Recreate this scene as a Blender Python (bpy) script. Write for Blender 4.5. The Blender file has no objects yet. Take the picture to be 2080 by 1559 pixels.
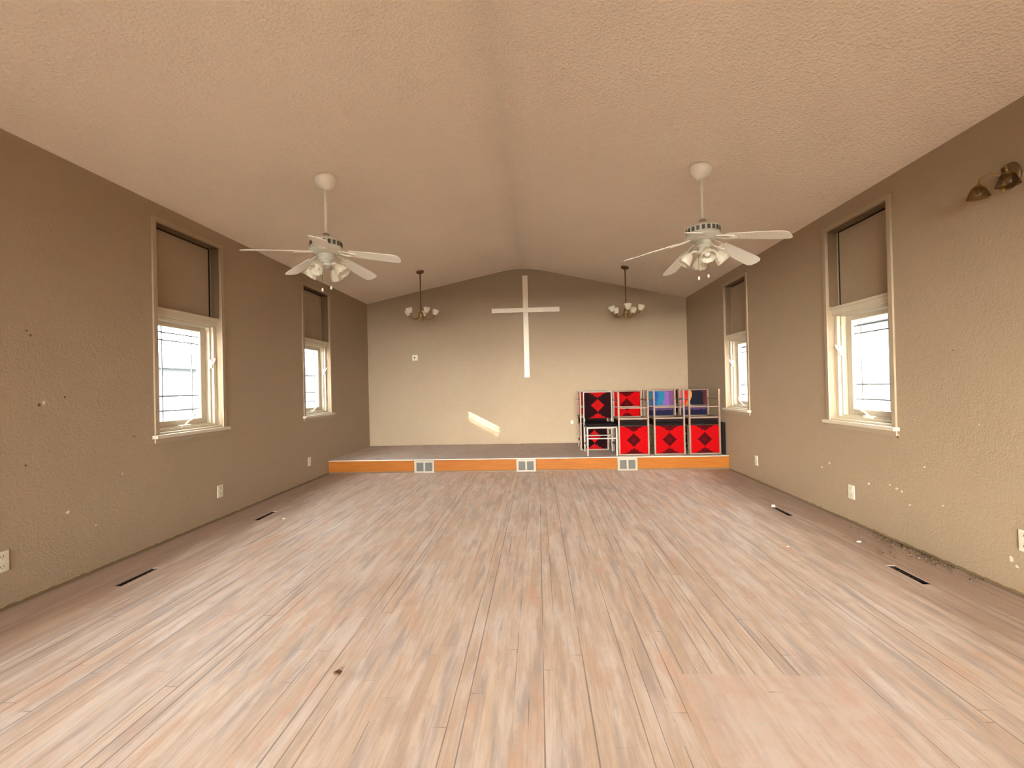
import bpy, bmesh, math, random
from mathutils import Vector, Matrix
random.seed(7)
SC = bpy.context.scene
COL = SC.collection

# ------------------------------------------------------------------ camera
W = 5.6                     # room width
CX, CZ = 3.0254, 1.1856
D, DS, HS = 7.770, 6.192, 0.186     # far wall, stage front, stage height
HL, HR, HP, XR = 2.725, 2.648, 3.290, 2.791
Y0 = -5.0                   # wall behind the camera
cam = bpy.data.cameras.new('camera')
cam.sensor_fit = 'HORIZONTAL'; cam.sensor_width = 36.0
cam.lens = 900.0 / 2080.0 * 36.0
cam.clip_start = 0.05; cam.clip_end = 200
co = bpy.data.objects.new('camera', cam); COL.objects.link(co)
rv = Vector((0.99803558, 0.05834167, -0.02283052))
uv = Vector((0.02315866, -0.00495444, 0.99971953))
fv = Vector((-0.0582122, 0.99828438, 0.00629582))
m = Matrix((rv, uv, -fv)).transposed().to_4x4()
m.translation = Vector((CX, 0, CZ))
co.matrix_world = m
SC.camera = co

# ------------------------------------------------------------------ light and exposure
SC.view_settings.view_transform = 'Standard'
SC.view_settings.look = 'None'
SC.view_settings.gamma = 1.0
SC.view_settings.use_curve_mapping = False
SC.view_settings.exposure = 1.03
SC.cycles.use_denoising = True
SC.cycles.light_sampling_threshold = 0.0
SC.cycles.diffuse_bounces = 7
SC.cycles.max_bounces = 14
SC.cycles.transparent_max_bounces = 16
wd = bpy.data.worlds.new('overcast_sky'); SC.world = wd; wd.use_nodes = True
bg = wd.node_tree.nodes['Background']
# overcast sky plus an added low glow behind the camera to light the room
_n = wd.node_tree.nodes; _l = wd.node_tree.links
_tc = _n.new('ShaderNodeTexCoord')
_dt = _n.new('ShaderNodeVectorMath'); _dt.operation = 'DOT_PRODUCT'; _dt.inputs[1].default_value = (-0.22, -0.975, 0.0)
_l.new(_tc.outputs['Generated'], _dt.inputs[0])
_cl = _n.new('ShaderNodeMath'); _cl.operation = 'MAXIMUM'; _cl.inputs[1].default_value = 0.0; _l.new(_dt.outputs['Value'], _cl.inputs[0])
_pw = _n.new('ShaderNodeMath'); _pw.operation = 'POWER'; _pw.inputs[1].default_value = 9.0; _l.new(_cl.outputs[0], _pw.inputs[0])
SKY, GLOW = 10.5, 120.0
_st = _n.new('ShaderNodeMath'); _st.operation = 'MULTIPLY_ADD'; _st.inputs[1].default_value = GLOW; _st.inputs[2].default_value = SKY
_sx = _n.new('ShaderNodeSeparateXYZ'); _l.new(_tc.outputs['Generated'], _sx.inputs[0])
_el = _n.new('ShaderNodeMath'); _el.operation = 'MULTIPLY_ADD'; _el.use_clamp = True; _el.inputs[1].default_value = -3.2; _el.inputs[2].default_value = 1.0
_l.new(_sx.outputs[2], _el.inputs[0])
_gl = _n.new('ShaderNodeMath'); _gl.operation = 'MULTIPLY'; _l.new(_pw.outputs[0], _gl.inputs[0]); _l.new(_el.outputs[0], _gl.inputs[1])
_l.new(_gl.outputs[0], _st.inputs[0]); _l.new(_st.outputs[0], bg.inputs[1])
_mx = _n.new('ShaderNodeMixRGB'); _mx.inputs[1].default_value = (0.90, 0.95, 1.0, 1); _mx.inputs[2].default_value = (1.0, 0.955, 0.88, 1)
_l.new(_pw.outputs[0], _mx.inputs[0]); _l.new(_mx.outputs[0], bg.inputs[0])
sun = bpy.data.lights.new('sun', 'SUN'); sun.energy = 26.0; sun.angle = 0.012; sun.color = (1.0, 0.86, 0.66)
so = bpy.data.objects.new('sun', sun); COL.objects.link(so)
sdir = Vector((1.2, 1.0, -0.62))
so.rotation_euler = sdir.to_track_quat('-Z', 'Y').to_euler()
so.location = (-12, -5, 12)

WINS_L = [(5.59, 6.30), (3.36, 4.08), (1.13, 1.85), (-1.10, -0.38)]  # last two are unseen windows added to let in more daylight
WINS_R = [(5.59, 6.22), (3.38, 4.07)]

# ------------------------------------------------------------------ node helpers
class NT:
    def __init__(s, name):
        s.m = bpy.data.materials.new(name); s.m.use_nodes = True
        s.t = s.m.node_tree; s.b = s.t.nodes['Principled BSDF']
    def n(s, typ, **kw):
        nd = s.t.nodes.new(typ)
        for k, v in kw.items(): setattr(nd, k, v)
        return nd
    def set(s, sock, v):
        if isinstance(v, bpy.types.NodeSocket): s.t.links.new(v, sock)
        elif isinstance(v, (tuple, list)) and len(v) == 3 and sock.type == 'RGBA': sock.default_value = (*v, 1)
        else: sock.default_value = v
    def math(s, op, a, b=0.0, c=None, clamp=False):
        nd = s.n('ShaderNodeMath', operation=op); nd.use_clamp = clamp
        s.set(nd.inputs[0], a); s.set(nd.inputs[1], b)
        if c is not None: s.set(nd.inputs[2], c)
        return nd.outputs[0]
    def mix(s, f, a, b, mode='MIX'):
        nd = s.n('ShaderNodeMixRGB', blend_type=mode)
        s.set(nd.inputs[0], f); s.set(nd.inputs[1], a); s.set(nd.inputs[2], b)
        return nd.outputs[0]
    def ramp(s, f, stops, interp='LINEAR'):
        nd = s.n('ShaderNodeValToRGB'); r = nd.color_ramp; r.interpolation = interp
        while len(r.elements) < len(stops): r.elements.new(0.5)
        for e, (p, c) in zip(r.elements, stops):
            e.position = p; e.color = (*c, 1) if len(c) == 3 else c
        s.set(nd.inputs[0], f); return nd.outputs[0]
    def noise(s, vec, scale, detail=3, rough=.55, dist=0.0):
        nd = s.n('ShaderNodeTexNoise')
        if vec is not None: s.t.links.new(vec, nd.inputs['Vector'])
        nd.inputs['Scale'].default_value = scale; nd.inputs['Detail'].default_value = detail
        nd.inputs['Roughness'].default_value = rough; nd.inputs['Distortion'].default_value = dist
        return nd.outputs['Fac']
    def obj(s): return s.n('ShaderNodeTexCoord').outputs['Object']
    def gen(s): return s.n('ShaderNodeTexCoord').outputs['Generated']
    def scale(s, vec, sc):
        nd = s.n('ShaderNodeMapping'); s.t.links.new(vec, nd.inputs[0]); nd.inputs['Scale'].default_value = sc
        return nd.outputs[0]
    def xyz(s, vec):
        nd = s.n('ShaderNodeSeparateXYZ'); s.t.links.new(vec, nd.inputs[0]); return nd.outputs
    def comb(s, x, y, z):
        nd = s.n('ShaderNodeCombineXYZ'); s.set(nd.inputs[0], x); s.set(nd.inputs[1], y); s.set(nd.inputs[2], z)
        return nd.outputs[0]
    def bump(s, h, strength=.3, dist=.01):
        nd = s.n('ShaderNodeBump'); nd.inputs['Strength'].default_value = strength
        nd.inputs['Distance'].default_value = dist; s.set(nd.inputs['Height'], h)
        s.t.links.new(nd.outputs[0], s.b.inputs['Normal'])
    def out(s, col, rough=.6, metal=0.0, spec=None):
        s.set(s.b.inputs['Base Color'], col); s.set(s.b.inputs['Roughness'], rough)
        s.set(s.b.inputs['Metallic'], metal)
        if spec is not None: s.b.inputs['Specular IOR Level'].default_value = spec
        return s.m

def plain(name, col, rough=.5, metal=0.0, var=.08, sc=12.0):
    t = NT(name); v = t.noise(t.obj(), sc, 4)
    f = t.math('MULTIPLY_ADD', v, 2*var, 1-var)
    c = t.mix(1.0, col, t.comb(f, f, f), 'MULTIPLY')
    return t.out(c, rough, metal)

def spots_mask(t, ua, va, pts):
    """union of small ragged chips at (u, v, ru, rv)"""
    wob = t.noise(t.obj(), 60.0, 2)
    acc = None
    for (u, v, ru, rv) in pts:
        du = t.math('DIVIDE', t.math('SUBTRACT', ua, u), ru)
        dv = t.math('DIVIDE', t.math('SUBTRACT', va, v), rv)
        d = t.math('ADD', t.math('MULTIPLY', du, du), t.math('MULTIPLY', dv, dv))
        d = t.math('ADD', d, t.math('MULTIPLY', t.math('SUBTRACT', wob, .5), 2.2))
        k = t.math('LESS_THAN', d, 1.0)
        acc = k if acc is None else t.math('MAXIMUM', acc, k)
    return acc

def wall_mat(name, axis, white=(), dark=()):
    t = NT(name); o = t.obj(); x = t.xyz(o)
    n1 = t.noise(o, 1.3, 4); n2 = t.noise(o, 9.0, 3)
    c = t.mix(t.math('MULTIPLY', n1, .5), (0.320, 0.233, 0.148), (0.282, 0.202, 0.122))
    c = t.mix(t.math('MULTIPLY', n2, .12), c, (0.46, 0.38, 0.29))
    ua = x[1] if axis == 'y' else x[0]
    if white: c = t.mix(spots_mask(t, ua, x[2], white), c, (0.60, 0.53, 0.42))
    if dark: c = t.mix(spots_mask(t, ua, x[2], dark), c, (0.10, 0.065, 0.045))
    # old glue line left by a removed baseboard
    rag = t.math('MULTIPLY_ADD', t.noise(t.scale(o, (6, 6, .5)), 3.0, 5), .03, .0)
    g = t.math('LESS_THAN', x[2], rag)
    if axis == 'y': c = t.mix(g, c, (0.17, 0.11, 0.05))
    h = t.math('ADD', t.noise(o, 75.0, 3), t.math('MULTIPLY', t.noise(o, 28.0, 2), .8))
    t.bump(h, .5, .0045)
    return t.out(c, .62, 0, .35)

M = {}
M['wall_left'] = wall_mat('wall_paint_left', 'y',
    white=[(2.545, 1.152, .008, .012), (2.673, .447, .013, .010), (2.852, .309, .006, .005), (3.05, .62, .005, .006)],
    dark=[(2.52, 1.141, .009, .010), (2.667, 1.185, .006, .008), (2.479, 1.561, .006, .008), (2.46, 1.585, .006, .006), (2.443, .787, .006, .006), (3.15, .88, .008, .004)])
M['wall_right'] = wall_mat('wall_paint_right', 'y',
    white=[(4.105, .443, .012, .012), (4.21, .389, .01, .01), (3.638, .362, .012, .010), (3.365, .385, .013, .008), (3.322, .375, .009, .009),
           (3.43, .40, .01, .006), (3.129, .585, .008, .006), (3.257, .297, .008, .007), (2.594, .177, .011, .016), (2.567, .148, .010, .008), (3.0, .36, .006, .005), (2.75, .9, .005, .004), (3.339, .775, .01, .008)],
    dark=[(3.345, .762, .008, .012), (2.9, 1.35, .005, .005)])
M['wall_back'] = wall_mat('wall_paint_back', 'x')
M['panel'] = wall_mat('panel_paint', 'n')

def ceiling_mat():
    t = NT('ceiling_texture'); o = t.obj(); x = t.xyz(o)
    c = t.mix(t.noise(o, .9, 4), (0.76, 0.655, 0.54), (0.84, 0.73, 0.605))
    # uneven darker band along the taped ridge joint
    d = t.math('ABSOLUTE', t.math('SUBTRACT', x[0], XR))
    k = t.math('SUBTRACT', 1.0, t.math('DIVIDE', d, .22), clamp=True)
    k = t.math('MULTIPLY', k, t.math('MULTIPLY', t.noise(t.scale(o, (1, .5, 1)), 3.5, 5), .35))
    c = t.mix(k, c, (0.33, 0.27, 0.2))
    v = t.n('ShaderNodeTexVoronoi'); t.t.links.new(o, v.inputs['Vector']); v.inputs['Scale'].default_value = 55
    h = t.math('ADD', t.noise(o, 90.0, 4), v.outputs['Distance'])
    t.bump(h, .6, .008)
    return t.out(c, .85, 0, .2)
M['ceiling'] = ceiling_mat()

def floor_mat():
    t = NT('worn_strip_floor'); o = t.obj(); x = t.xyz(o)
    PWD = 0.057
    px = t.math('DIVIDE', x[0], PWD); pi = t.math('FLOOR', px); pf = t.math('FRACT', px)
    wn = t.n('ShaderNodeTexWhiteNoise', noise_dimensions='1D'); t.set(wn.inputs['W'], pi); r1 = wn.outputs['Value']
    ly = t.math('ADD', t.math('DIVIDE', x[1], 1.9), t.math('MULTIPLY', r1, 7.3))
    li = t.math('FLOOR', ly); lf = t.math('FRACT', ly)
    wn2 = t.n('ShaderNodeTexWhiteNoise', noise_dimensions='2D'); t.set(wn2.inputs['Vector'], t.comb(pi, li, 0)); r2 = wn2.outputs['Value']
    base = t.ramp(r2, [(0, (.62, .46, .33)), (.25, (.72, .56, .43)), (.5, (.77, .62, .49)), (.75, (.67, .51, .39)), (1, (.80, .64, .49))])
    vg = t.comb(t.math('ADD', x[0], t.math('MULTIPLY', r2, 9)), x[1], 0)
    g = t.noise(t.scale(vg, (70, 2.2, 1)), 1.6, 6, .6, .6)
    base = t.mix(t.math('MULTIPLY', t.ramp(g, [(.42, (0, 0, 0)), (.72, (1, 1, 1))]), .6), base, (.42, .27, .175))
    # sanded grey-white streaks
    s1 = t.noise(t.scale(o, (9, 1.1, 1)), 1.5, 6, .62)
    base = t.mix(t.math('MULTIPLY', t.ramp(s1, [(.45, (0, 0, 0)), (.62, (1, 1, 1))]), .7), base, (.84, .75, .69))
    s2 = t.noise(t.scale(o, (14, 1.6, 1)), 1.15, 6, .65, .4)
    base = t.mix(t.math('MULTIPLY', t.ramp(s2, [(.50, (0, 0, 0)), (.66, (1, 1, 1))]), .75), base, (.38, .315, .29))
    s3 = t.noise(t.scale(o, (4.5, 1.0, 1)), 1.9, 6, .65)
    base = t.mix(t.math('MULTIPLY', t.ramp(s3, [(.54, (0, 0, 0)), (.66, (1, 1, 1))]), .6), base, (.68, .38, .22))
    s4 = t.noise(t.scale(o, (3, 1.8, 1)), 2.2, 8, .72, .6)
    base = t.mix(t.math('MULTIPLY', t.ramp(s4, [(.50, (0, 0, 0)), (.70, (1, 1, 1))]), .5), base, (.52, .35, .24))
    # old dark finish still on the boards near the side walls
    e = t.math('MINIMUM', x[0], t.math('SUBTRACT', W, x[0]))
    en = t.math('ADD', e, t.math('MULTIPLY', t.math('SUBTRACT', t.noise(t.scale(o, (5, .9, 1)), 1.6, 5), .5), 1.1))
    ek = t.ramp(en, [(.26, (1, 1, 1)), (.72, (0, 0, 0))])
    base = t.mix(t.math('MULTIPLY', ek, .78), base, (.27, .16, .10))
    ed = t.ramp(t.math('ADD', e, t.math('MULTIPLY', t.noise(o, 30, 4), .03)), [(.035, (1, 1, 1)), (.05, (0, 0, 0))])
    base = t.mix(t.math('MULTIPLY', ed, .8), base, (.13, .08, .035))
    # patched panel
    inx = t.math('MULTIPLY', t.math('GREATER_THAN', x[0], 3.56), t.math('LESS_THAN', x[0], 4.20))
    iny = t.math('MULTIPLY', t.math('LESS_THAN', x[1], 1.85), t.math('GREATER_THAN', x[1], .6))
    pk = t.math('MULTIPLY', inx, iny)
    pn = t.noise(o, 7.0, 7, .7, .8)
    pc = t.ramp(pn, [(.3, (.66, .40, .28)), (.45, (.72, .50, .40)), (.58, (.76, .62, .54)), (.72, (.60, .56, .53))])
    base = t.mix(t.math('MULTIPLY', pk, .5), base, pc)
    # fine speckle
    sp = t.noise(o, 130.0, 3)
    base = t.mix(t.math('MULTIPLY', t.math('GREATER_THAN', sp, .68), .35), base, (.25, .17, .12))
    # seams between strips: some wide and dark
    dd = t.math('ABSOLUTE', t.math('SUBTRACT', pf, .5))
    wn3 = t.n('ShaderNodeTexWhiteNoise', noise_dimensions='1D'); t.set(wn3.inputs['W'], t.math('ADD', t.math('FLOOR', t.math('ADD', px, .5)), 31.3))
    seg = t.noise(t.comb(t.math('MULTIPLY', t.math('FLOOR', t.math('ADD', px, .5)), 5.17), t.math('MULTIPLY', x[1], .8), 0), 1.0, 3, .7)
    wide = t.math('MULTIPLY', t.ramp(t.math('MULTIPLY_ADD', wn3.outputs['Value'], .35, seg), [(.62, (0, 0, 0)), (.82, (1, 1, 1))]), .04)
    th = t.math('SUBTRACT', .488, wide)
    seam = t.math('GREATER_THAN', dd, th)
    seam = t.math('MULTIPLY', seam, t.math('SUBTRACT', 1.0, pk))
    endj = t.math('MULTIPLY', t.math('LESS_THAN', lf, .002), .8)
    seam = t.math('MAXIMUM', seam, endj)
    sk = t.math('MULTIPLY_ADD', t.math('GREATER_THAN', wide, .012), .45, .26)
    base = t.mix(t.math('MULTIPLY', seam, sk), base, (.07, .04, .03))
    rough = t.math('MULTIPLY_ADD', t.noise(t.scale(o, (8, 1.5, 1)), 1.5, 5), .35, .32)
    t.bump(t.math('SUBTRACT', t.math('MULTIPLY', g, .25), seam), .35, .003)
    base = t.mix(.16, base, (.78, .72, .68))
    return t.out(base, rough, 0, .45)
M['floor'] = floor_mat()

def wood_mat(name, a, b, knots=True, rough=.3):
    t = NT(name); o = t.obj()
    g = t.noise(t.scale(o, (1.5, 1, 26)), 2.2, 5, .6, .5)
    c = t.mix(t.ramp(g, [(.35, (0, 0, 0)), (.65, (1, 1, 1))]), a, b)
    c = t.mix(t.math('MULTIPLY', t.noise(o, 1.6, 2), .5), c, (.30, .09, .01))
    if knots:
        v = t.n('ShaderNodeTexVoronoi'); oo = t.xyz(o); t.t.links.new(t.comb(oo[0], 0.0, t.math('MULTIPLY', oo[2], 1.6)), v.inputs['Vector']); v.inputs['Scale'].default_value = 3.1
        k = t.ramp(v.outputs['Distance'], [(.05, (1, 1, 1)), (.13, (0, 0, 0))])
        c = t.mix(t.math('MULTIPLY', k, .85), c, (.09, .02, .004))
    return t.out(c, .55, 0, .15)
M['pine'] = wood_mat('varnished_pine', (.30, .10, .009), (.22, .066, .006))

def carpet_mat():
    t = NT('stage_carpet'); o = t.obj()
    c = t.mix(t.noise(o, 2.2, 5), (.56, .47, .41), (.68, .59, .53))
    c = t.mix(t.math('MULTIPLY', t.math('GREATER_THAN', t.noise(o, 5, 6, .7), .60), .4), c, (.32, .26, .20))
    t.bump(t.noise(o, 160, 2), .5, .004)
    return t.out(c, .95, 0, .1)
M['carpet'] = carpet_mat()
M['cream'] = plain('cream_window_paint', (.54, .465, .34), .4)
M['taupe'] = plain('taupe_trim_paint', (.34, .26, .17), .5)
M['white'] = plain('white_enamel', (.80, .77, .68), .35, var=.03)
M['cross'] = plain('whitewashed_cross_wood', (.80, .72, .60), .5)
M['plate'] = plain('ivory_plastic', (.62, .56, .42), .35, var=.03)
M['dark'] = plain('dark_recess', (.02, .017, .015), .8)
M['grille'] = plain('grey_grille_metal', (.08, .075, .062), .6)
M['ventframe'] = plain('beige_vent_metal', (.30, .25, .185), .5)
M['strip_jambshade'] = plain('dark_brown_strip_and_jamb_shade', (.13, .075, .035), .6)  # brown of the base strip; also the shade painted on upper jambs
M['fanmetal'] = plain('greyish_white_fan_metal', (.56, .56, .48), .35, var=.1)
M['muntin'] = plain('grey_grille_bar', (.25, .25, .25), .5)
M['brass'] = plain('aged_brass', (.30, .19, .07), .38, .85)
M['bronze'] = plain('dark_bronze', (.14, .08, .035), .45, .7)
M['steel'] = plain('warm_chair_steel', (.19, .125, .085), .5, .25, .2)
M['steelgrey'] = plain('silver_chair_steel', (.24, .205, .18), .5, .25, .15)
M['blackcloth'] = plain('black_fabric', (.010, .007, .007), .95); M['blackcloth'].node_tree.nodes['Principled BSDF'].inputs['Specular IOR Level'].default_value = .05
M['brownscrap'] = plain('brown_leaf', (.10, .05, .025), .8)
M['crumb'] = plain('pale_plaster_crumb', (.72, .66, .56), .85)
M['crumbdark'] = plain('brown_debris', (.10, .065, .03), .9, var=.3, sc=60)
M['siding'] = plain('grey_siding', (.22, .23, .235), .8)
M['roofing'] = plain('grey_shingles', (.15, .155, .165), .9)
M['soil'] = plain('pale_ground', (.12, .12, .11), .95)
M['bulb'] = plain('bulb_glass', (.85, .82, .74), .2, var=.02)

def glass_mat(name, tint, refl=.08, rough=.02):
    t = NT(name); t.t.nodes.remove(t.b)
    tr = t.n('ShaderNodeBsdfTransparent'); tr.inputs[0].default_value = (*tint, 1)
    gl = t.n('ShaderNodeBsdfGlossy'); gl.inputs['Roughness'].default_value = rough
    mx = t.n('ShaderNodeMixShader'); mx.inputs[0].default_value = refl
    t.t.links.new(tr.outputs[0], mx.inputs[1]); t.t.links.new(gl.outputs[0], mx.inputs[2])
    t.t.links.new(mx.outputs[0], t.t.nodes['Material Output'].inputs[0]); return t.m
M['glass'] = glass_mat('window_glass', (.97, .98, .97), .05)
def frosted_mat():
    t = NT('frosted_shade_glass')
    t.b.inputs['Transmission Weight'].default_value = .35
    t.b.inputs['IOR'].default_value = 1.25
    x = t.noise(t.obj(), 30, 2)
    return t.out(t.mix(x, (.86, .80, .62), (.92, .88, .76)), .38)
M['frosted'] = frosted_mat()

def pattern_mat(name, axis, ground, inner, ring, flip=False):
    """woven fabric with a stepped diamond; coordinates from the cushion's own box"""
    t = NT(name); g = t.xyz(t.gen())
    u = t.math('SUBTRACT', g[0], .5); v = t.math('SUBTRACT', g[2] if axis == 'z' else g[1], .5)
    st = lambda a, n: t.math('DIVIDE', t.math('ROUND', t.math('MULTIPLY', a, n)), n)
    au = st(t.math('ABSOLUTE', u), 22.0); av = st(t.math('ABSOLUTE', v), 22.0)
    d1 = t.math('ADD', au, av)
    d2 = t.math('ADD', t.math('MULTIPLY', au, .62), t.math('SUBTRACT', .5, av))
    c = t.ramp(d1, [(0, inner), (.13, ring), (.19, inner), (.25, ground)], 'CONSTANT')
    e = t.ramp(d2, [(0, ring), (.08, inner), (.15, ring), (.20, ground)], 'CONSTANT')
    k = t.math('LESS_THAN', d2, .20)
    c = t.mix(k, c, e)
    weave = t.noise(t.obj(), 90, 3)
    c = t.mix(t.math('MULTIPLY', weave, .25), c, (ground[0]*.45, ground[1]*.4, ground[2]*.4))
    t.bump(t.noise(t.obj(), 260, 2), .3, .002)
    return t.out(c, .9, 0, .04)
RED = (.31, .002, .003); DRED = (.055, .001, .002); BLK = (.012, .003, .004)
M['fab_red'] = pattern_mat('fabric_red_diamond', 'z', RED, DRED, BLK)
M['fab_dark'] = pattern_mat('fabric_black_red_diamond', 'z', BLK, RED, (.30, .008, .008))
M['fab_redseat'] = pattern_mat('fabric_red_seat', 'y', (.25, .01, .01), BLK, DRED)
def stripes_mat(name, cols):
    t = NT(name); g = t.xyz(t.gen())
    w = t.math('MULTIPLY', t.math('SUBTRACT', t.noise(t.scale(t.obj(), (5, 5, 5)), 1.5, 4), .5), .35)
    f = t.math('ADD', g[0], w, clamp=True)
    c = t.ramp(f, cols, 'CONSTANT')
    c2 = t.ramp(t.math('ADD', g[2], w), [(0, (.02, .02, .05)), (.28, (.10, .05, .12)), (.42, (.5, .5, .5)), (1, (.5, .5, .5))], 'CONSTANT')
    c = t.mix(t.math('LESS_THAN', t.math('ADD', g[2], w), .42), c, c2)
    c = t.mix(1.0, c, (.55, .55, .55), 'MULTIPLY')
    return t.out(c, .9, 0, .04)
M['fab_blue'] = stripes_mat('fabric_blue_purple', [(0, (.05, .16, .22)), (.2, (.03, .10, .38)), (.42, (.03, .20, .30)), (.62, (.24, .12, .40)), (.82, (.22, .08, .20))])
M['fab_orange'] = stripes_mat('fabric_orange_black', [(0, (.55, .10, .14)), (.15, (.75, .03, .02)), (.3, (.85, .33, .05)), (.42, (.02, .02, .03)), (.85, (.12, .03, .04))])
M['fab_salmon'] = stripes_mat('fabric_salmon_weave', [(0, (.30, .06, .04)), (.2, (.75, .28, .16)), (.45, (.62, .14, .08)), (.65, (.80, .36, .22)), (.85, (.30, .05, .03))])

# ------------------------------------------------------------------ mesh helpers
def bx(bm, x0, x1, y0, y1, z0, z1, mat4=None, bev=0.0):
    vs = [Vector((x, y, z)) for x in (x0, x1) for y in (y0, y1) for z in (z0, z1)]
    if mat4 is not None: vs = [mat4 @ v for v in vs]
    v = [bm.verts.new(p) for p in vs]
    fs = [(0, 1, 3, 2), (4, 6, 7, 5), (0, 4, 5, 1), (2, 3, 7, 6), (0, 2, 6, 4), (1, 5, 7, 3)]
    faces = [bm.faces.new([v[i] for i in f]) for f in fs]
    if bev > 0:
        es = list({e for f in faces for e in f.edges})
        bmesh.ops.bevel(bm, geom=es, offset=bev, segments=2, affect='EDGES', profile=.6)
def BOX(*a, **k):
    bm = bmesh.new(); bx(bm, *a, **k); return bm
def tube(bm, pts, r, n=8, caps=True):
    pts = [Vector(p) for p in pts]; rs = r if isinstance(r, (list, tuple)) else [r]*len(pts)
    rings = []; prev = None
    for i, p in enumerate(pts):
        t = (pts[min(i+1, len(pts)-1)] - pts[max(i-1, 0)]).normalized()
        a = prev - t*prev.dot(t) if prev is not None else (Vector((0, 0, 1)) if abs(t.z) < .9 else Vector((1, 0, 0)))
        a = (a - t*a.dot(t)).normalized(); b = t.cross(a); prev = a
        rings.append([bm.verts.new(p + (a*math.cos(2*math.pi*k/n) + b*math.sin(2*math.pi*k/n))*rs[i]) for k in range(n)])
    for A, B in zip(rings, rings[1:]):
        for k in range(n): bm.faces.new([A[k], A[(k+1) % n], B[(k+1) % n], B[k]])
    if caps:
        bm.faces.new(rings[0][::-1]); bm.faces.new(rings[-1])
def lathe(bm, prof, n=24, c=(0, 0, 0), mat4=None, flute=0.0, nf=12):
    """prof: (radius, z) from one end to the other; closes where radius is 0"""
    rings = []
    for r, z in prof:
        ring = []
        if r <= 1e-6:
            p = Vector((c[0], c[1], c[2]+z)); p = mat4 @ p if mat4 is not None else p
            ring = [bm.verts.new(p)]
        else:
            for k in range(n):
                a = 2*math.pi*k/n; rr = r*(1 + flute*math.cos(nf*a))
                p = Vector((c[0]+rr*math.cos(a), c[1]+rr*math.sin(a), c[2]+z))
                ring.append(bm.verts.new(mat4 @ p if mat4 is not None else p))
        rings.append(ring)
    for A, B in zip(rings, rings[1:]):
        for k in range(n):
            k2 = (k+1) % n
            if len(A) == 1 and len(B) == 1: continue
            if len(A) == 1: bm.faces.new([A[0], B[k2], B[k]])
            elif len(B) == 1: bm.faces.new([A[k], A[k2], B[0]])
            else: bm.faces.new([A[k], A[k2], B[k2], B[k]])
def obj(name, bm, mat, parent=None, smooth=False):
    bmesh.ops.recalc_face_normals(bm, faces=bm.faces)
    me = bpy.data.meshes.new(name); bm.to_mesh(me); bm.free()
    if smooth:
        for p in me.polygons: p.use_smooth = True
    me.materials.append(M[mat] if isinstance(mat, str) else mat)
    o = bpy.data.objects.new(name, me); COL.objects.link(o)
    if parent is not None: o.parent = parent
    return o
def smooth_angle(o, deg=40):
    me = o.data
    for p in me.polygons: p.use_smooth = True
    bm = bmesh.new(); bm.from_mesh(me)
    for e in bm.edges:
        if len(e.link_faces) == 2 and e.calc_face_angle(0) > math.radians(deg): e.smooth = False
    bm.to_mesh(me); bm.free(); return o
def tag(o, label=None, cat=None, group=None, kind=None):
    if label: o['label'] = label
    if cat: o['category'] = cat
    if group: o['group'] = group
    if kind: o['kind'] = kind
    return o
def thing(name, label, cat, loc=(0, 0, 0), rotz=0, group=None):
    o = bpy.data.objects.new(name, None); COL.objects.link(o); o.empty_display_size = .1
    o.location = loc; o.rotation_euler = (0, 0, rotz)
    return tag(o, label, cat, group)
def dup(root, loc, rot, label, group=None, swap=None):
    r = root.copy(); COL.objects.link(r); r.location = loc; r.rotation_euler = rot; r['label'] = label
    if group: r['group'] = group
    def rec(src, dst):
        for ch in [c for c in bpy.data.objects if c.parent == src]:
            c = ch.copy(); COL.objects.link(c); c.parent = dst
            key = ch.name.split('.')[0]
            if swap and key in swap:
                c.data = ch.data.copy(); c.data.materials[0] = M[swap[key]]
            rec(ch, c)
    rec(root, r); return r

def slab(us, vs, solid, t0, t1, mp):
    """wall of thickness t0..t1 on the grid us x vs, open where solid(i,j) is False; mp maps (u,v,t) to space"""
    bm = bmesh.new(); vd = {}
    def V(i, j, k):
        if (i, j, k) not in vd: vd[(i, j, k)] = bm.verts.new(mp(us[i], vs[j], (t0, t1)[k]))
        return vd[(i, j, k)]
    nu, nv = len(us)-1, len(vs)-1
    S = lambda i, j: 0 <= i < nu and 0 <= j < nv and solid(i, j)
    for i in range(nu):
        for j in range(nv):
            if not S(i, j): continue
            for k in (0, 1): bm.faces.new([V(i, j, k), V(i+1, j, k), V(i+1, j+1, k), V(i, j+1, k)])
            for (di, dj, a, b) in ((-1, 0, (i, j), (i, j+1)), (1, 0, (i+1, j), (i+1, j+1)), (0, -1, (i, j), (i+1, j)), (0, 1, (i, j+1), (i+1, j+1))):
                if not S(i+di, j+dj): bm.faces.new([V(*a, 0), V(*b, 0), V(*b, 1), V(*a, 1)])
    return bm
def struct(name, bm, mat, parent=None):
    o = obj(name, bm, mat, parent)
    if parent is None: o['kind'] = 'structure'
    return o

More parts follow.
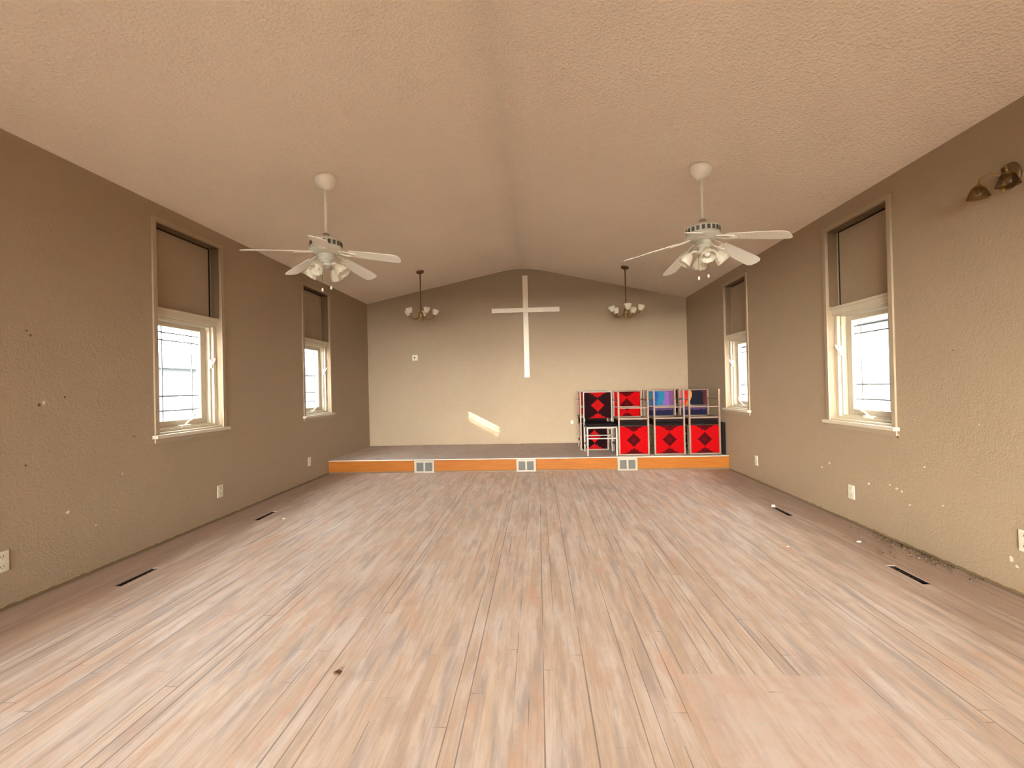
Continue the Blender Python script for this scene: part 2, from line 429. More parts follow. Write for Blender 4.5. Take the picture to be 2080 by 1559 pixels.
# ------------------------------------------------------------------ room shell
WT = .22
def zL(): return (.865, 2.58)
def side_wall(name, wins, z0, z1, top, mp, mat):
    us = [Y0] + sorted(y for w in wins for y in w) + [D]
    vs = [0.0, z0, z1, top]
    holes = {(us.index(w[0]), 1) for w in wins}
    return struct(name, slab(us, vs, lambda i, j: (i, j) not in holes, 0, WT, mp), mat)
ZL0, ZL1, ZR0, ZR1 = .868, 2.575, .835, 2.485
side_wall('wall_left', WINS_L, ZL0, ZL1, HL, lambda u, v, t: (-t, u, v), 'wall_left')
side_wall('wall_right', WINS_R, ZR0, ZR1, HR, lambda u, v, t: (W+t, u, v), 'wall_right')
def gable(bm, y0, y1, zb):
    pr = [(-WT, zb), (W+WT, zb), (W+WT, HR), (W, HR), (XR, HP), (0, HL), (-WT, HL)]
    A = [bm.verts.new((x, y0, z)) for x, z in pr]; B = [bm.verts.new((x, y1, z)) for x, z in pr]
    bm.faces.new(A); bm.faces.new(B[::-1])
    for i in range(len(pr)):
        j = (i+1) % len(pr); bm.faces.new([A[i], A[j], B[j], B[i]])
bm = bmesh.new(); gable(bm, D, D+WT, 0.0); struct('wall_back', bm, 'wall_back')
us = [-WT, .4, 4.4, W+WT]; vs = [0, 2.0, 2.6]
bm = slab(us, vs, lambda i, j: not (i == 1 and j == 0), 0, WT, lambda u, v, t: (u, Y0-t, v))
gable(bm, Y0-WT, Y0, 2.6); struct('wall_front', bm, 'wall_back')
# ceiling: two sloped slabs meeting at the ridge
bm = bmesh.new()
pr = [(-WT, HL), (0, HL)]
RR = .4
for q in range(13):      # softly taped ridge
    u = -RR + 2*RR*q/12; sl = (HP-HL)/XR if u < 0 else (HP-HR)/(W-XR)
    pr.append((XR+u, HP - sl*(RR*RR+u*u)/(2*RR)))
pr += [(W, HR), (W+WT, HR), (W+WT, HR+.25), (XR, HP+.3), (-WT, HL+.25)]
A = [bm.verts.new((x, Y0-WT, z)) for x, z in pr]; B = [bm.verts.new((x, D+WT, z)) for x, z in pr]
bm.faces.new(A); bm.faces.new(B[::-1])
for i in range(len(pr)):
    j = (i+1) % len(pr); bm.faces.new([A[i], A[j], B[j], B[i]])
smooth_angle(struct('ceiling', bm, 'ceiling'), 8)
# floor with the register holes cut through it
REG = [(.355, .405, 2.62, 2.90), (.355, .405, 3.98, 4.28), (5.205, 5.255, 2.68, 2.95), (5.19, 5.24, 4.03, 4.31)]
us = sorted({-WT, W+WT} | {r[0] for r in REG} | {r[1] for r in REG})
vs = sorted({Y0-WT, DS+.25} | {r[2] for r in REG} | {r[3] for r in REG})
def fsolid(i, j):
    u, v = (us[i]+us[i+1])/2, (vs[j]+vs[j+1])/2
    return not any(a < u < b and c < v < d for a, b, c, d in REG)
struct('floor', slab(us, vs, fsolid, 0, -.12, lambda u, v, t: (u, v, t)), 'floor')
gr = thing('outdoor_ground', 'pale ground outside the building', 'ground'); gr['kind'] = 'structure'
obj('soil', BOX(-40, 46, -40, 50, -.75, -.6), 'soil', gr)

# ------------------------------------------------------------------ windows
def window(idx, side, y0, y1, z0, z1, detail=True):
    root = bpy.data.objects.new('window_%d' % idx, None); COL.objects.link(root); root['kind'] = 'structure'
    base = Vector((0 if side == 'L' else W, y0, 0)); root.location = base
    s = -1 if side == 'L' else 1
    def B(bm, u0, u1, n0, n1, a, b, bev=0): # n outward from the wall face
        x0, x1 = sorted((s*n0, s*n1)); bx(bm, x0, x1, u0, u1, a, b, bev=bev)
    w = y1-y0; zm = z0 + (1.905-.868)*(1 if side == 'L' else .955); cw = .035
    # casing on the room face
    bm = bmesh.new()
    B(bm, -cw, 0, -.014, .002, z0-.01, z1+cw); B(bm, w, w+cw, -.014, .002, z0-.01, z1+cw); B(bm, 0, w, -.014, .002, z1, z1+cw)
    obj('casing', bm, 'taupe', root)
    # sill with ears
    bm = bmesh.new(); B(bm, -.055, w+.055, -.045, .002, z0-.03, z0-.002, .004); B(bm, 0.002, w-.002, .0, WT-.02, z0, z0+.012)
    obj('sill', bm, 'cream' , root)
    bm = bmesh.new(); B(bm, -cw, w+cw, -.012, .0, z0-.065, z0-.03); obj('apron', bm, 'taupe', root)
    # boarded-over upper light
    bm = bmesh.new(); B(bm, .008, w-.04, .085, .105, zm-.005, z1-.02); obj('upper_panel', bm, 'panel', root)
    bm = bmesh.new(); B(bm, .002, w-.002, .10, .16, zm, z1-.001)
    obj('upper_backing', bm, 'dark', root)
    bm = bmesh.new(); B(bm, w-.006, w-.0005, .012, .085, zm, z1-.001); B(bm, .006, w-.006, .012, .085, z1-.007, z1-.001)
    obj('upper_jamb_shade', bm, 'strip_jambshade', root)  # shade on the recess side and top, put in as dark brown liners
    # header shelf between panel and sash
    bm = bmesh.new(); B(bm, .001, w-.001, .03, WT-.03, zm-.075, zm-.002, .004); B(bm, .001, w-.001, .015, .05, zm-.03, zm-.012)
    obj('header', bm, 'cream', root)
    # outer frame, stepped
    zt = zm-.075
    bm = bmesh.new()
    for (a, n0, n1) in ((.035, .05, WT-.03), (.055, .075, WT-.03)):
        B(bm, .001, a, n0, n1, z0+.012, zt); B(bm, w-a, w-.001, n0, n1, z0+.012, zt)
        B(bm, a, w-a, n0, n1, z0+.012, z0+.012+a*.6); B(bm, a, w-a, n0, n1, zt-a*.35, zt)
    obj('frame', bm, 'cream', root)
    # casement sash
    f0, ft, fb = .062, .025, .045; sw = .062
    bm = bmesh.new(); za, zb = z0+fb, zt-ft
    for (u0, u1, a, b) in ((f0, f0+sw, za, zb), (w-f0-sw, w-f0, za, zb), (f0+sw, w-f0-sw, za, za+.05), (f0+sw, w-f0-sw, zb-.04, zb)):
        B(bm, u0, u1, .11, .155, a, b, .004)
    sash = obj('sash', bm, 'cream', root)
    ga, gb, gu0, gu1 = za+.05, zb-.04, f0+sw, w-f0-sw
    bm = bmesh.new(); B(bm, gu0-.005, gu1+.005, .128, .132, ga-.005, gb+.005); obj('pane', bm, 'glass', sash)
    if not detail: return root
    bm = bmesh.new(); t = .005
    for z in (gb-.05, gb-.115, ga+.085, ga+.21): B(bm, gu0, gu1, .134, .142, z-t, z+t)
    for u in (gu0+.075, gu1-.075): B(bm, u-t*.7, u+t*.7, .134, .142, ga, gb)
    obj('grille_bars', bm, 'muntin', sash)
    # crank operator on the bottom rail
    bm = bmesh.new(); uc = w*.50
    B(bm, uc-.05, uc+.05, .06, .10, z0+.03, z0+.052, .006)
    cr = obj('crank_base', bm, 'white', root)
    bm = bmesh.new(); X = lambda n: s*n
    tube(bm, [(X(.075), uc, z0+.05), (X(.055), uc+.005, z0+.075), (X(.05), uc+.05, z0+.095), (X(.05), uc+.065, z0+.125)], .007)
    lathe(bm, [(0, 0), (.011, .004), (.011, .022), (0, .026)], 10, (X(.05), uc+.065, z0+.118))
    obj('crank_handle', bm, 'white', cr)
    # sash lock on the far jamb
    bm = bmesh.new(); zl = z0+.60; B(bm, w-.058, w-.030, .055, .078, zl-.04, zl+.04, .004)
    tube(bm, [(X(.055), w-.044, zl), (X(.03), w-.05, zl+.03), (X(.02), w-.055, zl+.05)], .007)
    obj('sash_lock', bm, 'white', root)
    return root
n = 0
for (a, b) in WINS_L: n += 1; window(n, 'L', a, b, ZL0, ZL1, n <= 2)
for (a, b) in WINS_R: n += 1; window(n, 'R', a, b, ZR0, ZR1, n <= 7)
# unseen glazed doors added behind the camera to bring in daylight
dr = bpy.data.objects.new('added_door_1', None); COL.objects.link(dr); dr['kind'] = 'structure'; dr.location = (.4, Y0-.08, 0)
bm = bmesh.new()
for (a, b, c, d) in ((0, .04, 0, 2.0), (3.96, 4.0, 0, 2.0), (.04, 3.96, 1.96, 2.0)): bx(bm, a, b, -.07, .07, c, d)
obj('frame', bm, 'cream', dr)
for k in range(4):
    u = .04 + k*.98; bm = bmesh.new()
    for (a, b, c, d) in ((0, .05, .01, 1.96), (.93, .98, .01, 1.96), (.05, .93, .01, .12), (.05, .93, 1.90, 1.96)):
        bx(bm, u+a, u+b, -.022, .022, c, d)
    leaf = obj('door_leaf', bm, 'cream', dr)
    obj('pane', BOX(u+.045, u+.935, -.003, .003, .115, 1.905), 'glass', leaf)
    h = u+(.955 if k % 2 == 0 else .025)
    bm = bmesh.new(); tube(bm, [(h, .022, .9), (h, .07, .92), (h, .07, 1.18), (h, .022, 1.2)], .009)
    obj('handle', bm, 'brass', leaf)

# ------------------------------------------------------------------ outside buildings
def house(label, x0, x1, y0, y1, h, ridge, win=True):
    t = thing('neighbouring_building', label, 'building', ((x0+x1)/2, (y0+y1)/2, -.6))
    hx, hy, H = (x1-x0)/2, (y1-y0)/2, h+.6
    obj('walls', BOX(-hx, hx, -hy, hy, 0, H), 'siding', t)
    bm = bmesh.new(); pr = [(-hx-.3, H), (hx+.3, H), (0, H+ridge)]
    A = [bm.verts.new((x, -hy-.2, z)) for x, z in pr]; B = [bm.verts.new((x, hy+.2, z)) for x, z in pr]
    bm.faces.new(A); bm.faces.new(B[::-1])
    for i in range(3): j = (i+1) % 3; bm.faces.new([A[i], A[j], B[j], B[i]])
    obj('roof', bm, 'roofing', t)
    if win:
        sx = hx if x1 < 0 else -hx
        for k in range(3):
            yy = -hy + (k+.5)*2*hy/3
            f = obj('window', BOX(sx-.03, sx+.03, yy-.45, yy+.45, 1.2, 2.3), 'cream', t)
            obj('pane', BOX(sx-.04, sx+.04, yy-.38, yy+.38, 1.27, 2.23), 'grille', f)
    return t
house('pale grey house seen through the left windows', -14, -8.5, 9.5, 26, 2.0, .8)
house('pale grey house seen through the right windows', 14.5, 21, 7, 26, 3.1, 1.6)


t = thing('neighbouring_building', 'tall flat-roofed grey sun blocker added out of view to the left', 'building', (-12, -2.8, -.6))  # added unseen to block the sun; its low part lets a sliver past
obj('walls', BOX(-2, 2, -16, -1.1, 0, 7.8), 'siding', t)
obj('low_sun_blocker', BOX(-2, 2, -1.1, 1.5, 0, 7.36), 'siding', t)
# ------------------------------------------------------------------ stage
st = thing('stage', 'low carpeted stage across the far end with varnished pine front', 'stage', (0, DS, 0))
VX = [(1.256, 1.541), (2.700, 2.972), (4.096, 4.366)]
obj('carpet', BOX(.002, W-.002, .0, D-DS-.002, HS-.011, HS, bev=.003), 'carpet', st)
obj('substructure', BOX(.004, W-.004, .03, D-DS-.004, .0, HS-.012), 'dark', st)
xs = [.002] + [v for p in VX for v in p] + [W-.002]
for k in range(4):
    a, b = xs[2*k], xs[2*k+1]
    obj('riser_board', BOX(a+.002, b-.002, -.002, .024, .022, HS-.012, bev=.002), 'pine', st)
    tag(obj('base_strip', BOX(a+.002, b-.002, -.006, .026, .0, .021), 'strip_jambshade', st), 'dark brown strip under the pine board')
tag(obj('edge_strip', BOX(W-.63, W-.02, -.008, .05, HS-.001, HS+.003), 'ventframe', st), 'pale strip along the stage edge at the right end')  # paler strip on the front lip
for k, (a, b) in enumerate(VX):
    t = thing('floor_register', ['two-panel beige vent at the left end of the stage front',
        'two-panel beige vent in the middle of the stage front below the cross',
        'two-panel beige vent in the stage front below the stacked chairs'][k], 'air vent', ((a+b)/2, DS-.004, 0), 0, 'vents in the stage front')
    hw = (b-a)/2; bm = bmesh.new(); h = HS-.012
    for q in ((-hw, hw, 0.001, .022), (-hw, hw, h-.03, h), (-hw, -hw+.03, .022, h-.03), (hw-.03, hw, .022, h-.03), (-.012, .012, .022, h-.03)):
        bx(bm, q[0], q[1], -.012, .004, q[2], q[3])
    obj('frame', bm, 'ventframe', t)
    for s in (-1, 1):
        a0, b0 = sorted((s*.012, s*(hw-.03))); bm = bmesh.new(); nz = 9
        bx(bm, a0, b0, .0, .003, .022, h-.03)
        for j in range(nz):
            z = .026 + (h-.06)*j/(nz-1); bx(bm, a0, b0, -.006, .0, z, z+.005)
        obj('grille', bm, 'grille', t)

# ------------------------------------------------------------------ floor slots
FL = ['dark narrow floor slot by the left wall nearest the camera', 'dark narrow floor slot by the left wall farther back',
      'dark narrow floor slot by the right wall nearest the camera', 'dark narrow floor slot by the right wall farther back']
for (a, b, c, d), lb in zip(REG, FL):
    t = thing('floor_vent', lb, 'air vent', ((a+b)/2, (c+d)/2, 0), 0, 'heating slots in the wood floor')
    hw, hl = (b-a)/2, (d-c)/2; bm = bmesh.new()
    bx(bm, -hw+.001, hw-.001, -hl+.001, hl-.001, -.10, -.09)
    for s in (-1, 1):
        x = s*(hw-.002); bx(bm, min(x, x-s*.003), max(x, x-s*.003), -hl+.001, hl-.001, -.09, -.004)
        y = s*(hl-.002); bx(bm, -hw+.002, hw-.002, min(y, y-s*.003), max(y, y-s*.003), -.09, -.004)
    obj('duct', bm, 'dark', t)
    for k in range(8):
        y = -hl + (k+.5)*2*hl/8; obj('louvre', BOX(-hw+.002, hw-.002, y-.002, y+.002, -.03, -.012), 'bronze', t)

# ------------------------------------------------------------------ cross
t = thing('wooden_cross', 'tall plain white wooden cross on the far wall', 'cross', (2.842, D, 1.345))
obj('upright', BOX(-.045, .045, -.035, -.002, 0, 1.78, bev=.003), 'cross', t)
bm = BOX(-.595, .59, -.042, -.004, 1.135, 1.215, bev=.003); obj('crossbeam', bm, 'cross', t)

# ------------------------------------------------------------------ small wall plates
def outlet(loc, rz, label, kind='duplex', name='wall_outlet', grp='ivory outlet plates along the walls'):
    t = thing(name, label, 'outlet', loc, rz, grp)      # faces -Y locally
    obj('cover_plate', BOX(-.036, .036, -.006, -.0005, -.058, .058, bev=.002), 'plate', t)
    for s in (-1, 1):
        f = obj('socket', BOX(-.017, .017, -.009, -.006, s*.028-.015, s*.028+.015, bev=.001), 'plate', t)
        bm = bmesh.new()
        for q in (-1, 1): bx(bm, q*.007-.0015, q*.007+.0015, -.0095, -.009, s*.028-.004, s*.028+.008)
        bx(bm, -.0025, .0025, -.0095, -.009, s*.028-.011, s*.028-.007)
        obj('slots', bm, 'dark', f)
PI = math.pi
outlet((0, 2.315, .270), PI/2, 'ivory wall outlet on the left wall at the edge of view')
outlet((0, 4.03, .262), PI/2, 'ivory wall outlet on the left wall below the nearer window')
outlet((0, 5.667, .263), PI/2, 'ivory wall outlet on the left wall below the farther window')
outlet((W, 3.832, .252), -PI/2, 'ivory wall outlet on the right wall below the nearer window')
outlet((W, 5.431, .243), -PI/2, 'ivory wall outlet on the right wall beside the stage end')
outlet((W, 2.515, .300), -PI/2, 'ivory wall outlet on the right wall at the edge of view')
t = thing('thermostat', 'small square white thermostat high on the left of the far wall', 'thermostat', (.859, D, 1.739))
obj('housing', BOX(-.052, .052, -.03, -.001, -.052, .052, bev=.012), 'plate', t)
bm = bmesh.new(); lathe(bm, [(0, 0), (.016, 0), (.016, .004), (0, .004)], 16, mat4=Matrix.Translation((-.004, -.034, 0)) @ Matrix.Rotation(-PI/2, 4, 'X') @ Matrix.Translation((0, 0, -.004)))
obj('dial', bm, 'grille', t)
t = thing('cable_plate', 'tiny white cable plate on the far wall left of the chairs', 'cable plate', (3.605, D, .546))
obj('cover_plate', BOX(-.022, .022, -.006, -.0005, -.028, .028, bev=.002), 'plate', t)
bm = bmesh.new(); tube(bm, [(0, -.006, 0), (0, -.018, 0)], .005); obj('jack', bm, 'brass', t)

# ------------------------------------------------------------------ ceiling fans
def ceil_z(x): return HL+(HP-HL)/XR*x if x <= XR else HR+(HP-HR)/(W-XR)*(W-x)
def tulip(bm, mat4, r=.058, h=.10, flute=.05):
    prof = [(.020, 0), (.030, .012), (.040, .035), (.050, .062), (r, h), (r-.003, h), (.047, .062), (.037, .035), (.027, .014), (.017, .002)]
    lathe(bm, prof, 36, mat4=mat4, flute=0.0 if flute == 0 else flute, nf=9)
def fan(x, y, a0, ztip, label):
    zc = ceil_z(x); t = thing('ceiling_fan', label, 'ceiling fan', (x, y, zc), 0, 'white ceiling fans')
    Z = lambda z: z - zc
    slope = math.atan((HP-HL)/XR) * (1 if x < XR else -1)
    bm = bmesh.new()
    lathe(bm, [(0, .012), (.085, .012), (.088, -.005), (.082, -.03), (.06, -.062), (.03, -.085), (.018, -.092), (0, -.092)], 28, mat4=Matrix.Rotation(-slope, 4, 'Y') @ Matrix.Translation((0, 0, -.012)))
    obj('canopy', bm, 'white', t, True)
    zt = 2.475 if x < XR else 2.465
    bm = bmesh.new(); tube(bm, [(0, 0, -.08), (0, 0, Z(zt)-.005)], .0115, 12)
    rod = obj('downrod', bm, 'white', t, True)
    bm = bmesh.new(); lathe(bm, [(.03, Z(zt)-.01), (.028, Z(zt)+.03), (.014, Z(zt)+.04)], 16)
    obj('rod_collar', bm, 'ventframe', rod, True)
    # motor body: stepped, fluted drum
    bm = bmesh.new(); b = Z(zt)
    lathe(bm, [(0, b), (.05, b), (.085, b-.008), (.118, b-.022), (.128, b-.036), (.126, b-.085), (.134, b-.092), (.134, b-.112), (.118, b-.122), (.085, b-.138), (.07, b-.142), (0, b-.142)], 40)
    mo = smooth_angle(obj('motor_housing', bm, 'fanmetal', t), 35)
    bm = bmesh.new()
    for k in range(20):
        a = 2*PI*k/20; R = Matrix.Rotation(a, 4, 'Z')
        bx(bm, .1265, .1295, -.012, .012, b-.078, b-.044, R)
    obj('vent_slots', bm, 'grille', mo)
    bm = bmesh.new(); lathe(bm, [(0, b-.142), (.062, b-.142), (.062, b-.178), (.052, b-.19), (.04, b-.20), (.04, b-.215), (.052, b-.222), (.05, b-.24), (.02, b-.258), (0, b-.262)], 28)
    sw = smooth_angle(obj('switch_housing', bm, 'fanmetal', t), 35)
    # blades
    zb = b-.125; drop = Z(ztip)-zb
    for k in range(5):
        a = math.radians(a0+72*k); R = Matrix.Rotation(a, 4, 'Z')
        pitch = Matrix.Rotation(math.radians(-12), 4, 'X')
        out = []
        prof = [(.20, .046), (.26, .053), (.40, .060), (.56, .066), (.60, .061), (.622, .040), (.627, .0)]
        pts = [(r, w) for r, w in prof] + [(r, -w) for r, w in prof[::-1][1:]]
        bm = bmesh.new()
        def P(r, w, dz):
            v = pitch @ Vector((0, w, dz)); zz = zb + drop*(r-.1)/.515
            return R @ Vector((r, v.y, zz+v.z))
        T = [bm.verts.new(P(r, w, .003)) for r, w in pts]; Bq = [bm.verts.new(P(r, w, -.003)) for r, w in pts]
        bm.faces.new(T); bm.faces.new(Bq[::-1])
        for i in range(len(pts)): j = (i+1) % len(pts); bm.faces.new([T[i], T[j], Bq[j], Bq[i]])
        bl = obj('blade', bm, 'white', t)
        bm = bmesh.new()
        for s in (-1, 1): tube(bm, [P(.10, s*.016, .0), P(.15, s*.03, -.006), (P(.20, s*.026, -.007)), P(.25, s*.012, -.007)], .007, 8)
        tube(bm, [P(.20, -.03, -.007), P(.20, .03, -.007)], .006, 8)
        obj('blade_bracket', bm, 'white', bl)
    # light kit: four arms with tulip shades
    zk = b-.222
    for k in range(4):
        a = math.radians(-97+90*k); R = Matrix.Rotation(a, 4, 'Z')
        bm = bmesh.new(); tube(bm, [R @ Vector(p) for p in ((.04, 0, zk), (.075, 0, zk+.006), (.092, 0, zk-.006), (.10, 0, zk-.022))], .009, 10)
        arm = obj('light_arm', bm, 'white', t, True)
        M4 = R @ Matrix.Translation((.098, 0, zk-.016)) @ Matrix.Rotation(math.radians(180-38), 4, 'Y')
        bm = bmesh.new(); tulip(bm, M4, .056, .095); obj('glass_shade', bm, 'frosted', arm, True)
        bm = bmesh.new(); lathe(bm, [(0, 0), (.011, .0), (.013, .02), (.022, .045), (.021, .062), (.010, .076), (0, .08)], 14, mat4=M4)
        obj('bulb', bm, 'bulb', arm, True)
    for sx, L in ((-.03, .185), (.028, .17)):
        bm = bmesh.new(); z0 = b-.235
        tube(bm, [(sx, .0, z0), (sx*1.3, -.0, z0-.02), (sx*1.3, -.0, z0-L)], .0016, 6)
        ch = obj('pull_chain', bm, 'brass', sw)
        bm = bmesh.new(); lathe(bm, [(0, 0), (.006, -.004), (.009, -.018), (.008, -.028), (0, -.034)], 12, (sx*1.3, 0, z0-L)); obj('chain_knob', bm, 'white', t, True)
    return t
fan(1.273, 3.63, 2, 2.275, 'white five-blade ceiling fan with glass shades, over the left side')
fan(4.385, 3.66, 28, 2.215, 'white five-blade ceiling fan with glass shades, over the right side')

# ------------------------------------------------------------------ chandeliers
def chandelier(x, y, ztop, a0, label):
    t = thing('chandelier', label, 'chandelier', (x, y, ceil_z(x)), 0, 'small brass chandeliers over the stage')
    Z = lambda z: z - ceil_z(x); zb = Z(ztop)
    slope = math.atan((HP-HL)/XR) * (1 if x < XR else -1)
    bm = bmesh.new(); lathe(bm, [(0, .01), (.058, .01), (.06, -.006), (.045, -.022), (.012, -.032), (0, -.034)], 24, mat4=Matrix.Rotation(-slope, 4, 'Y') @ Matrix.Translation((0, 0, -.008)))
    obj('canopy', bm, 'bronze', t, True)
    bm = bmesh.new(); tube(bm, [(0, 0, -.03), (0, 0, zb)], .008, 10)
    obj('stem', bm, 'bronze', t, True)
    bm = bmesh.new(); lathe(bm, [(0, zb+.02), (.012, zb+.02), (.016, zb), (.012, zb-.03), (.03, zb-.05), (.042, zb-.085), (.034, zb-.12), (.015, zb-.14), (.022, zb-.155), (.018, zb-.175), (.006, zb-.19), (.010, zb-.20), (0, zb-.21)], 24)
    obj('body', bm, 'brass', t, True)
    for k in range(5):
        R = Matrix.Rotation(math.radians(a0+72*k), 4, 'Z')
        pts = [(.03, 0, zb-.11), (.08, 0, zb-.15), (.14, 0, zb-.155), (.19, 0, zb-.12), (.205, 0, zb-.085)]
        pts = [R @ Vector(p) for p in pts]
        bm = bmesh.new(); tube(bm, pts, .0065, 8); lathe(bm, [(0, -.002), (.02, 0), (.022, .006), (.012, .012), (.012, .035), (0, .035)], 14, tuple(R @ Vector((.205, 0, zb-.088))))
        arm = obj('arm', bm, 'brass', t, True)
        M4 = R @ Matrix.Translation((.205, 0, zb-.082)) @ Matrix.Rotation(math.radians(18), 4, 'Y')
        bm = bmesh.new(); tulip(bm, M4, .05, .085, 0.03); obj('glass_shade', bm, 'frosted', arm, True)
        bm = bmesh.new(); lathe(bm, [(0, .0), (.01, .01), (.02, .04), (.018, .055), (0, .066)], 12, mat4=M4); obj('bulb', bm, 'bulb', arm, True)
chandelier(1.265, 6.677, 2.40, 20, 'small brass five-arm chandelier left of the cross')
chandelier(4.360, 6.677, 2.345, 50, 'small brass five-arm chandelier right of the cross')

# ------------------------------------------------------------------ wall sconce
t = thing('wall_sconce', 'aged brass wall light with curved arms high on the right wall', 'wall light', (W, 2.535, 2.26))
bm = bmesh.new(); lathe(bm, [(0, 0), (.052, 0), (.055, .008), (.04, .016), (.02, .024), (.014, .05), (0, .055)], 24, mat4=Matrix.Rotation(-PI/2, 4, 'Y') @ Matrix.Scale(1.3, 4, (1, 0, 0)))
obj('backplate', bm, 'bronze', t, True)
for s in (-1, 1):
    bm = bmesh.new(); tube(bm, [(-.04, 0, 0), (-.08, s*.03, .028), (-.10, s*.07, .02), (-.10, s*.078, -.015)], .006, 8)
    lathe(bm, [(0, .004), (.016, 0), (.02, -.018), (0, -.02)], 12, (-.10, s*.078, -.012))
    arm = obj('arm', bm, 'brass', t, True)
    M4 = Matrix.Translation((-.10, s*.078, -.02)) @ Matrix.Rotation(PI, 4, 'X')
    bm = bmesh.new(); tulip(bm, M4, .042, .065, .04); obj('glass_shade', bm, glass_mat('smoky_shade_glass', (.74, .66, .48), .05, .2), arm, True)
    bm = bmesh.new(); lathe(bm, [(0, 0), (.009, .005), (.015, .03), (0, .045)], 12, mat4=M4); obj('bulb', bm, 'brass', arm, True)
bm = bmesh.new(); lathe(bm, [(0, .0), (.014, -.006), (.01, -.03), (.016, -.05), (.006, -.075), (0, -.08)], 14, (-.045, 0, -.01)); obj('finial', bm, 'brass', t, True)

# ------------------------------------------------------------------ chairs
# upright chair: origin on the floor under the seat centre, front toward -Y, back at +Y
SH = .452
def make_chair(label, cat, fabric, metal, back_z=(.50, .885)):
    t = thing('stacking_chair', label, cat)
    obj('seat', BOX(-.205, .205, -.205, .185, SH-.045, SH, bev=.014), 'blackcloth', t)
    bm = bmesh.new()
    for s in (-1, 1): bx(bm, min(s*.190, s*.212), max(s*.190, s*.212), -.20, .20, SH-.068, SH-.046)
    bx(bm, -.19, .19, -.20, -.178, SH-.068, SH-.046); bx(bm, -.19, .19, .178, .20, SH-.068, SH-.046)
    obj('seat_frame', bm, metal, t)
    obj('backrest', BOX(-.198, .198, .185, .215, back_z[0], back_z[1], bev=.010), fabric, t)
    for s in (-1, 1):
        bm = bmesh.new(); x0, x1 = sorted((s*.192, s*.214))
        bx(bm, x0, x1, -.20, -.178, 0, SH-.068); obj('leg', bm, metal, t)
        bm = bmesh.new(); bx(bm, x0, x1, .20, .222, 0, .90)
        lg = obj('leg', bm, metal, t)
        obj('side_stretcher', BOX(x0+.004, x1-.004, -.178, .20, .13, .145), metal, t)
    obj('stretcher', BOX(-.192, .192, -.196, -.182, .235, .250), metal, t)
    obj('rear_stretcher', BOX(-.192, .192, .204, .216, .235, .250), metal, t)
    obj('back_frame', BOX(-.192, .192, .204, .220, .886, .902), metal, t)
    return t
GRP = 'patterned chairs stacked on the stage'
FT = .905     # an upturned chair: seat resting on the seat below
CXS = [3.865, 4.352, 4.845, 5.325]
upd = lambda cx, cy, dz=0: ((cx, cy, HS+2*SH+.002+dz), (0, PI, 0))     # turned over about the depth axis
# row y of the pairs
YA = DS + .36
first = make_chair('upright silver-legged chair with black and red diamond back, left end of the chairs', 'chair', 'fab_dark', 'steelgrey')
first.location = (3.91, DS+.30, HS+.001); first['group'] = GRP
JIT = random.Random(11)
# inverted chairs have their back toward the camera: spin half a turn and turn over
def inv(cx, cy, lab, **sw):
    # rotate 180 about X: back (+Y) goes to -Y, top goes down
    return dup(first, (cx, cy-.03, HS+2*SH+.0025), (PI, 0, JIT.uniform(-.012, .012)), lab, GRP, {'backrest': sw['fab'], **{k: 'steel' for k in ('leg', 'stretcher', 'rear_stretcher', 'side_stretcher', 'seat_frame', 'back_frame')}})
def upr(cx, cy, rz, lab, fab, metal='steel'):
    return dup(first, (cx, cy, HS+.001), (0, 0, rz+JIT.uniform(-.02, .02)), lab, GRP, {'backrest': fab, **{k: metal for k in ('leg', 'stretcher', 'rear_stretcher', 'side_stretcher', 'seat_frame', 'back_frame')}})
names = ['nearest the silver-legged chair', 'in the middle column', 'nearest the right wall']
fabs = ['fab_red', 'fab_blue', 'fab_orange']
fn = ['red diamond', 'blue and purple', 'orange and black striped']
for k in range(3):
    cx = CXS[k+1]
    upr(cx, YA, 0, 'front upright chair with %s back, %s' % (fn[k], names[k]), fabs[k])
    inv(cx, YA, 'front upside-down chair, bright red diamond back hanging low, %s' % names[k], fab='fab_red')
XB = [3.87, 4.42, 5.06]; fb = ['fab_red', 'fab_dark', 'fab_salmon']; fi = ['fab_dark', 'blackcloth', 'blackcloth']
wb = ['behind the silver-legged chair', 'behind the red and the blue-backed front pairs', 'behind the gap before the orange-backed pair']
cb = ['red', 'black and red', 'salmon pink']
for k in range(3):
    upr(XB[k], YA+.52, 0, 'second-row upright chair with %s back, %s' % (cb[k], wb[k]), fb[k])
    inv(XB[k], YA+.52, 'second-row upside-down dark-backed chair, legs up, %s' % wb[k], fab=fi[k])
upr(3.97, DS+1.32, 0, 'third-row upright chair against the far wall, leftmost of the back row', 'fab_salmon')
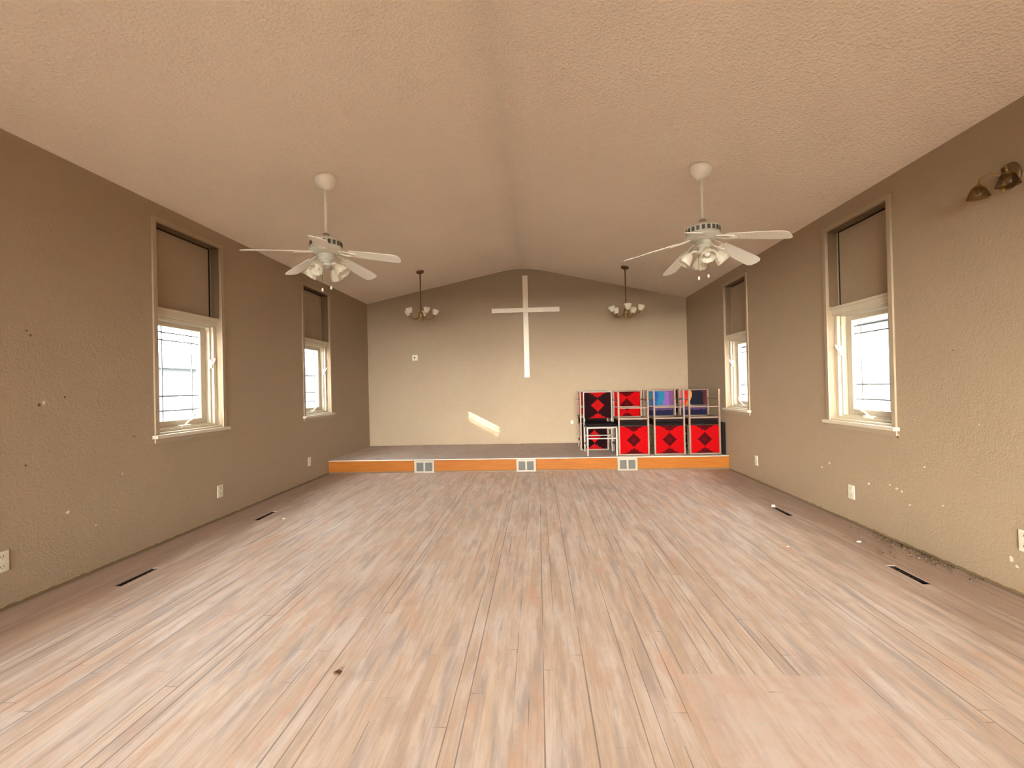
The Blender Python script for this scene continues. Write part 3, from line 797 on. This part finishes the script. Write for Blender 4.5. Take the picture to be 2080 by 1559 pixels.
o = obj('black_panel', BOX(-.022, .022, -.20, .20, 0, .44, bev=.012), 'blackcloth'); o.location = (5.568, DS+.27, HS+.001)  # thin black upright panel in the gap by the wall
tag(o, 'thin black panel standing on edge between the last chair and right wall', 'cushion')

# ------------------------------------------------------------------ debris on the floor
def chip(bm, x, y, r, h, seed):
    rd = random.Random(seed); n = 7
    A = [bm.verts.new((x+r*rd.uniform(.6, 1.1)*math.cos(2*PI*k/n), y+r*rd.uniform(.5, 1)*math.sin(2*PI*k/n), .0005)) for k in range(n)]
    B = [bm.verts.new((x+(v.co.x-x)*.7, y+(v.co.y-y)*.7, h*rd.uniform(.7, 1.1))) for v in A]
    bm.faces.new(A[::-1]); bm.faces.new(B)
    for k in range(n): j = (k+1) % n; bm.faces.new([A[k], A[j], B[j], B[k]])
bm = bmesh.new(); rd = random.Random(3)
for k in range(150):
    y = rd.triangular(2.6, 3.75, 3.1); x = W - abs(rd.gauss(0, .05)) - .012
    if k % 4 == 0: x = W - rd.uniform(.02, .32); y = rd.uniform(3.0, 3.5)
    chip(bm, min(x, W-.012), y, rd.uniform(.003, .011), rd.uniform(.003, .012), k)
tag(obj('debris', bm, 'crumbdark'), 'brown crumbs of debris along the foot of the right wall', 'debris', kind='stuff')
for k, (x, y, r, lb) in enumerate([(5.22, 4.335, .022, 'white plaster lump beside the far right floor slot'),
        (5.50, 3.06, .013, 'pale plaster chip among the brown crumbs by the right wall'),
        (5.33, 3.37, .016, 'pale plaster flake on the floor out from the right wall'),
        (4.78, 3.28, .010, 'tiny white flake on the open boards before the right wall'),
        (.62, 4.02, .016, 'pale flake on the floor near the far left slot')]):
    bm = bmesh.new(); chip(bm, 0, 0, r, r*.7, 50+k); o = obj('plaster_chip', bm, 'crumb'); o.location = (x, y, 0)
    tag(o, lb, 'debris')
bm = bmesh.new(); chip(bm, 0, 0, .022, .006, 91)
o = obj('leaf_scrap', bm, 'brownscrap'); o.location = (2.159, 1.824, 0); tag(o, 'small dark brown leaf scrap lying on the open floor', 'debris')
